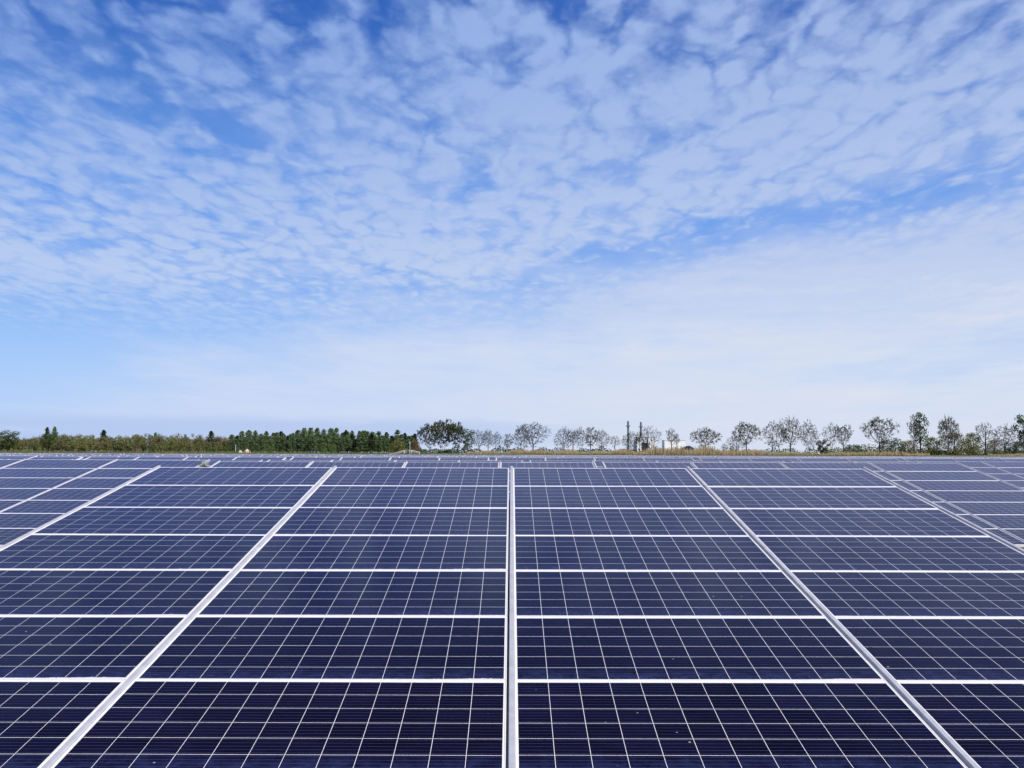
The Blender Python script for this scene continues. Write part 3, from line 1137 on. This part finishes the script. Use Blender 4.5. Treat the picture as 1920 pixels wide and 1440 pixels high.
tag(blades('reeds', M['reed'], 13000, lambda r_: r_.uniform(-14, 112), lambda r_: r_.uniform(200, 211), reed_h, 0.05, 91, 0.18),
    'dry golden reeds growing along the bank under the bare trees', 'reeds', kind='stuff')
tag(blades('grass', M['grass'], 14000, lambda r_: r_.uniform(-125, 125), lambda r_: r_.uniform(188, 203),
           lambda r_, x, y: r_.uniform(0.10, 0.36) * (1.5 if x < -15 else 1.0), 0.05, 92, 0.3),
    'yellow green grass on the low bank behind the last solar rows', 'grass', kind='stuff')


def undergrowth(name, mat, n, x0, x1, y0, y1, hmax, size, seed):
    r_ = random.Random(seed)
    q_ = MB()
    for i in range(n):
        x, y = r_.uniform(x0, x1), r_.uniform(y0, y1)
        hm = hmax * (0.55 + 0.45 * sin(x * 0.35 + seed) * sin(x * 0.13)) * r_.random()
        leaf(q_, Vector((x, y, ground_z(x, y) + hm)), size * r_.uniform(0.5, 1.3), r_)
    return link(name, q_.mesh(name, mat))


tag(undergrowth('undergrowth', M['scrub'], 11000, -138, -68, 243, 268, 3.0, 0.30, 5),
    'olive brambles and saplings under the brown wood', 'undergrowth', kind='stuff')
tag(undergrowth('undergrowth', M['leaf'], 5000, -70, -20, 228, 250, 1.6, 0.30, 6),
    'dark green ground cover under the pines', 'undergrowth', kind='stuff')
tag(undergrowth('undergrowth', M['scrub'], 7000, 72, 122, 222, 236, 2.9, 0.28, 8),
    'olive brushwood behind the trees on the right', 'undergrowth', kind='stuff')
tag(undergrowth('distant_wood', M['needle_dark'], 9000, -60, 330, 610, 640, 5.2, 1.1, 7),
    'thin dark line of far woods behind the bank trees', 'wood', kind='stuff')

# ------------------------------------------------------------------ power plant far behind the trees
def stack(px_, Y, top, label):
    x = put(px_, Y)
    zb = ground_z(x, Y)
    H = CAM_Z + (850.6 - top) * Y / 1867 - zb
    t = thing('chimney', label, 'chimney', (x, Y, zb), 0, 'chimneys of the power plant')
    q_ = MB()
    rr = 0.80
    q_.lathe([(rr * 1.12, -0.5), (rr * 1.12, 1.2), (rr, 1.6), (rr, H - 0.4), (rr * 1.1, H - 0.4), (rr * 1.1, H), (rr * 0.8, H), (rr * 0.8, H - 1.0)], 24)
    for k in range(1, 9):
        z = H * k / 9
        q_.lathe([(rr, z), (rr + 0.07, z + 0.05), (rr + 0.07, z + 0.2), (rr, z + 0.25)], 24)
    link('shaft', q_.mesh('shaft', M['stack'], False), t)
    for f in (0.835, 0.44):
        z = H * f
        q_ = MB()
        q_.lathe([(rr, z - 0.15), (rr + 1.3, z), (rr + 1.3, z + 0.12), (rr, z + 0.12)], 24)
        p_ = link('platform', q_.mesh('platform', M['stack']), t)
        q_ = MB()
        for zz in (0.55, 1.05):
            q_.tube([((rr + 1.25) * cos(a_ * pi / 12), (rr + 1.25) * sin(a_ * pi / 12), z + zz) for a_ in range(25)], 0.05, 4, 0, False)
        for a_ in range(12):
            c_, s_ = (rr + 1.25) * cos(a_ * pi / 6), (rr + 1.25) * sin(a_ * pi / 6)
            q_.tube([(c_, s_, z + 0.1), (c_, s_, z + 1.08)], 0.05, 4, 0)
        link('railing', q_.mesh('railing', M['stack']), p_)
    q_ = MB()
    for s_ in (-0.25, 0.25):
        q_.tube([(rr + 0.22, s_, 2), (rr + 0.22, s_, H - 0.5)], 0.05, 4)
    for k in range(int((H - 3) / 0.6)):
        q_.tube([(rr + 0.22, -0.25, 2.3 + k * 0.6), (rr + 0.22, 0.25, 2.3 + k * 0.6)], 0.03, 4)
    link('ladder', q_.mesh('ladder', M['stack']), t)


YP = 900
stack(1176, YP, 790, 'taller dark steel chimney rising behind the small budding tree')
stack(1200, YP + 34, 791.5, 'dark steel chimney standing on the white boiler building side')
MPX = YP / 1867.0


def hall(name, label, x0, x1, top, Y, depth, mat, extra):
    xa, xb = put(x0, Y), put(x1, Y)
    zb = ground_z(xa, Y)
    H = CAM_Z + (850.6 - top) * Y / 1867 - zb
    cx, wd_ = (xa + xb) / 2, xb - xa
    t = thing(name, label, 'building', (cx, Y, zb))
    q_ = MB()
    q_.box((-wd_ / 2, 0, -0.5), (wd_ / 2, depth, H))
    link('wall', q_.mesh('wall', M[mat]), t)
    q_ = MB()
    q_.box((-wd_ / 2 - 0.25, -0.25, H + 0.003), (wd_ / 2 + 0.25, depth + 0.25, H + 0.45))
    link('roof', q_.mesh('roof', M['pale_paint'] if mat != 'dark_clad' else M['dark_clad']), t)
    q_ = MB()
    n_ = max(2, int(wd_ / 2.2))
    for k in range(n_):
        xx = -wd_ / 2 + wd_ * (k + 0.5) / n_
        q_.box((xx - 0.05, -0.06, 0.2), (xx + 0.05, -0.003, H - 0.1))
    link('cladding_seam', q_.mesh('cladding_seam', M[mat]), t)
    q_ = MB()
    q_.box((wd_ * 0.1, -0.08, 0.0), (wd_ * 0.1 + 2.4, -0.004, 2.8))
    link('door', q_.mesh('door', M['stack']), t)
    if extra:
        q_ = MB()
        for k in range(3):
            q_.box((-wd_ * 0.3 + k * wd_ * 0.25, depth * 0.3, H + 0.46), (-wd_ * 0.3 + k * wd_ * 0.25 + 1.6, depth * 0.3 + 1.6, H + 1.5))
        link('roof_vent', q_.mesh('roof_vent', M['steel']), t)
    return t


hall('boiler_building', 'tall white boiler building at the foot of the chimneys', 1193, 1203, 820, YP + 12, 12, 'white_clad', False)
hall('boiler_building', 'lower white annex behind the wide bare tree by the chimneys', 1214, 1229, 820.5, YP + 20, 10, 'white_clad', False)
hall('turbine_hall', 'dark square hall beside the white boiler building', 1203.6, 1213, 831, YP + 11, 12, 'dark_clad', False)
hall('factory_hall', 'long white hall behind the two slim bare trees', 1244, 1283, 826, YP, 16, 'white_clad', True)
hall('pump_house', 'small white block left of the tall boiler building', 1187.5, 1192, 828, YP + 16, 6, 'white_clad', False)

# ------------------------------------------------------------------ wire fence along the field's far edge
fence = thing('wire_fence', 'low thin wire fence of pale posts along the far edge of the field', 'fence', (0, 186, 0))
q = MB()
q.tube([(0, 0, -0.3), (0, 0, 1.95)], 0.03, 6)
q.lathe([(0.04, 1.95), (0.04, 1.99), (0.015, 2.02)], 8)
post_me = q.mesh('post', M['steel'])
rf = random.Random(8)
for k in range(64):
    x = -110 + k * 3.5
    link('post', post_me, fence, (x + rf.uniform(-0.1, 0.1), 0, ground_z(x, 186) + rf.uniform(-0.1, 0.06)))
q = MB()
for h in (0.4, 0.9, 1.4, 1.85):
    q.tube([(-110 + k * 3.5, 0.035, ground_z(-110 + k * 3.5, 186) + h) for k in range(64)], 0.006, 4, 0, False)
link('wire', q.mesh('wire', M['steel']), fence)

# ------------------------------------------------------------------ small footbridge, pole and sand heaps by the pines
bx, by = put(764, 198), 198.0
bz = ground_z(bx, by)
t = thing('footbridge', 'small pale arched footbridge railing before the pines', 'footbridge', (bx, by, bz))
pts = [(-4.4, -0.55), (-2.4, -0.2), (-0.7, 0.35), (0.7, 0.35), (2.3, 0.0)]
q = MB()
for y in (-0.6, 0.6):
    q.tube([(x, y, z + 0.45) for x, z in pts], 0.05, 6)
    q.tube([(x, y, z + 0.22) for x, z in pts], 0.025, 6)
link('railing', q.mesh('railing', M['pale_paint']), t)
for (x, z) in pts:
    for y in (-0.6, 0.6):
        q = MB()
        q.tube([(x, y, z - 0.3), (x, y, z + 0.45)], 0.04, 6)
        link('post', q.mesh('post', M['pale_paint']), t)
q = MB()
for (x0, z0), (x1, z1) in zip(pts[:-1], pts[1:]):
    n_ = 8
    for k in range(n_):
        xa, xb = x0 + (x1 - x0) * k / n_, x0 + (x1 - x0) * (k + 0.9) / n_
        za = z0 + (z1 - z0) * k / n_
        q.box((xa, -0.6, za - 0.12), (xb, 0.6, za - 0.05))
link('deck', q.mesh('deck', M['pale_bark']), t)
q = MB()
q.lathe([(0.05, -0.4), (0.04, 1.0), (0.035, 2.5), (0.035, 2.55), (0.0, 2.58)], 8)
q.box((-0.18, -0.03, 2.2), (0.18, 0.03, 2.28))
tag(link('pole', q.mesh('pole', M['pale_paint']), None, (put(767.5, 197), 197, ground_z(put(767.5, 197), 197))),
    'slender pale pole standing at the footbridge', 'pole')
q = MB()
q.lathe([(0.05, -0.4), (0.04, 1.0), (0.035, 1.7), (0.0, 1.74)], 8)
q.box((-0.10, -0.03, 1.45), (0.10, 0.03, 1.52))
tag(link('pole', q.mesh('pole', M['pale_paint']), None, (put(441.5, 203), 203, ground_z(put(441.5, 203), 203))),
    'slender pale pole left of the sand heaps', 'pole')


def heap(px_, Y, wd_, h, label, seed):
    r_ = random.Random(seed)
    q_ = MB()
    nr, na = 8, 20
    for i in range(nr):
        for j in range(na):
            pass
    V, F = [], []
    for i in range(nr + 1):
        f = i / nr
        for j in range(na):
            a_ = 2 * pi * j / na
            rad = wd_ / 2 * f * (1 + 0.15 * sin(3 * a_ + seed) + r_.uniform(-0.04, 0.04))
            V.append((rad * cos(a_), rad * sin(a_) * 0.8, h * (cos(f * pi) * 0.5 + 0.5) * (1 + r_.uniform(-0.07, 0.07)) - 0.06))
    for i in range(nr):
        for j in range(na):
            j2 = (j + 1) % na
            F.append((i * na + j, (i + 1) * na + j, (i + 1) * na + j2, i * na + j2))
    q_.v, q_.f, q_.mi = V, F, [0] * len(F)
    x = put(px_, Y)
    return tag(link('sand_heap', q_.mesh('sand_heap', M['sand'], True), None, (x, Y, ground_z(x, Y))), label, 'sand heap', 'sand heaps before the pines')


heap(450, 206, 1.7, 0.62, 'flatter pale sand heap before the pines, nearest the pole', 1)
heap(463, 206, 2.1, 0.85, 'taller pinkish sand heap before the pines', 2)
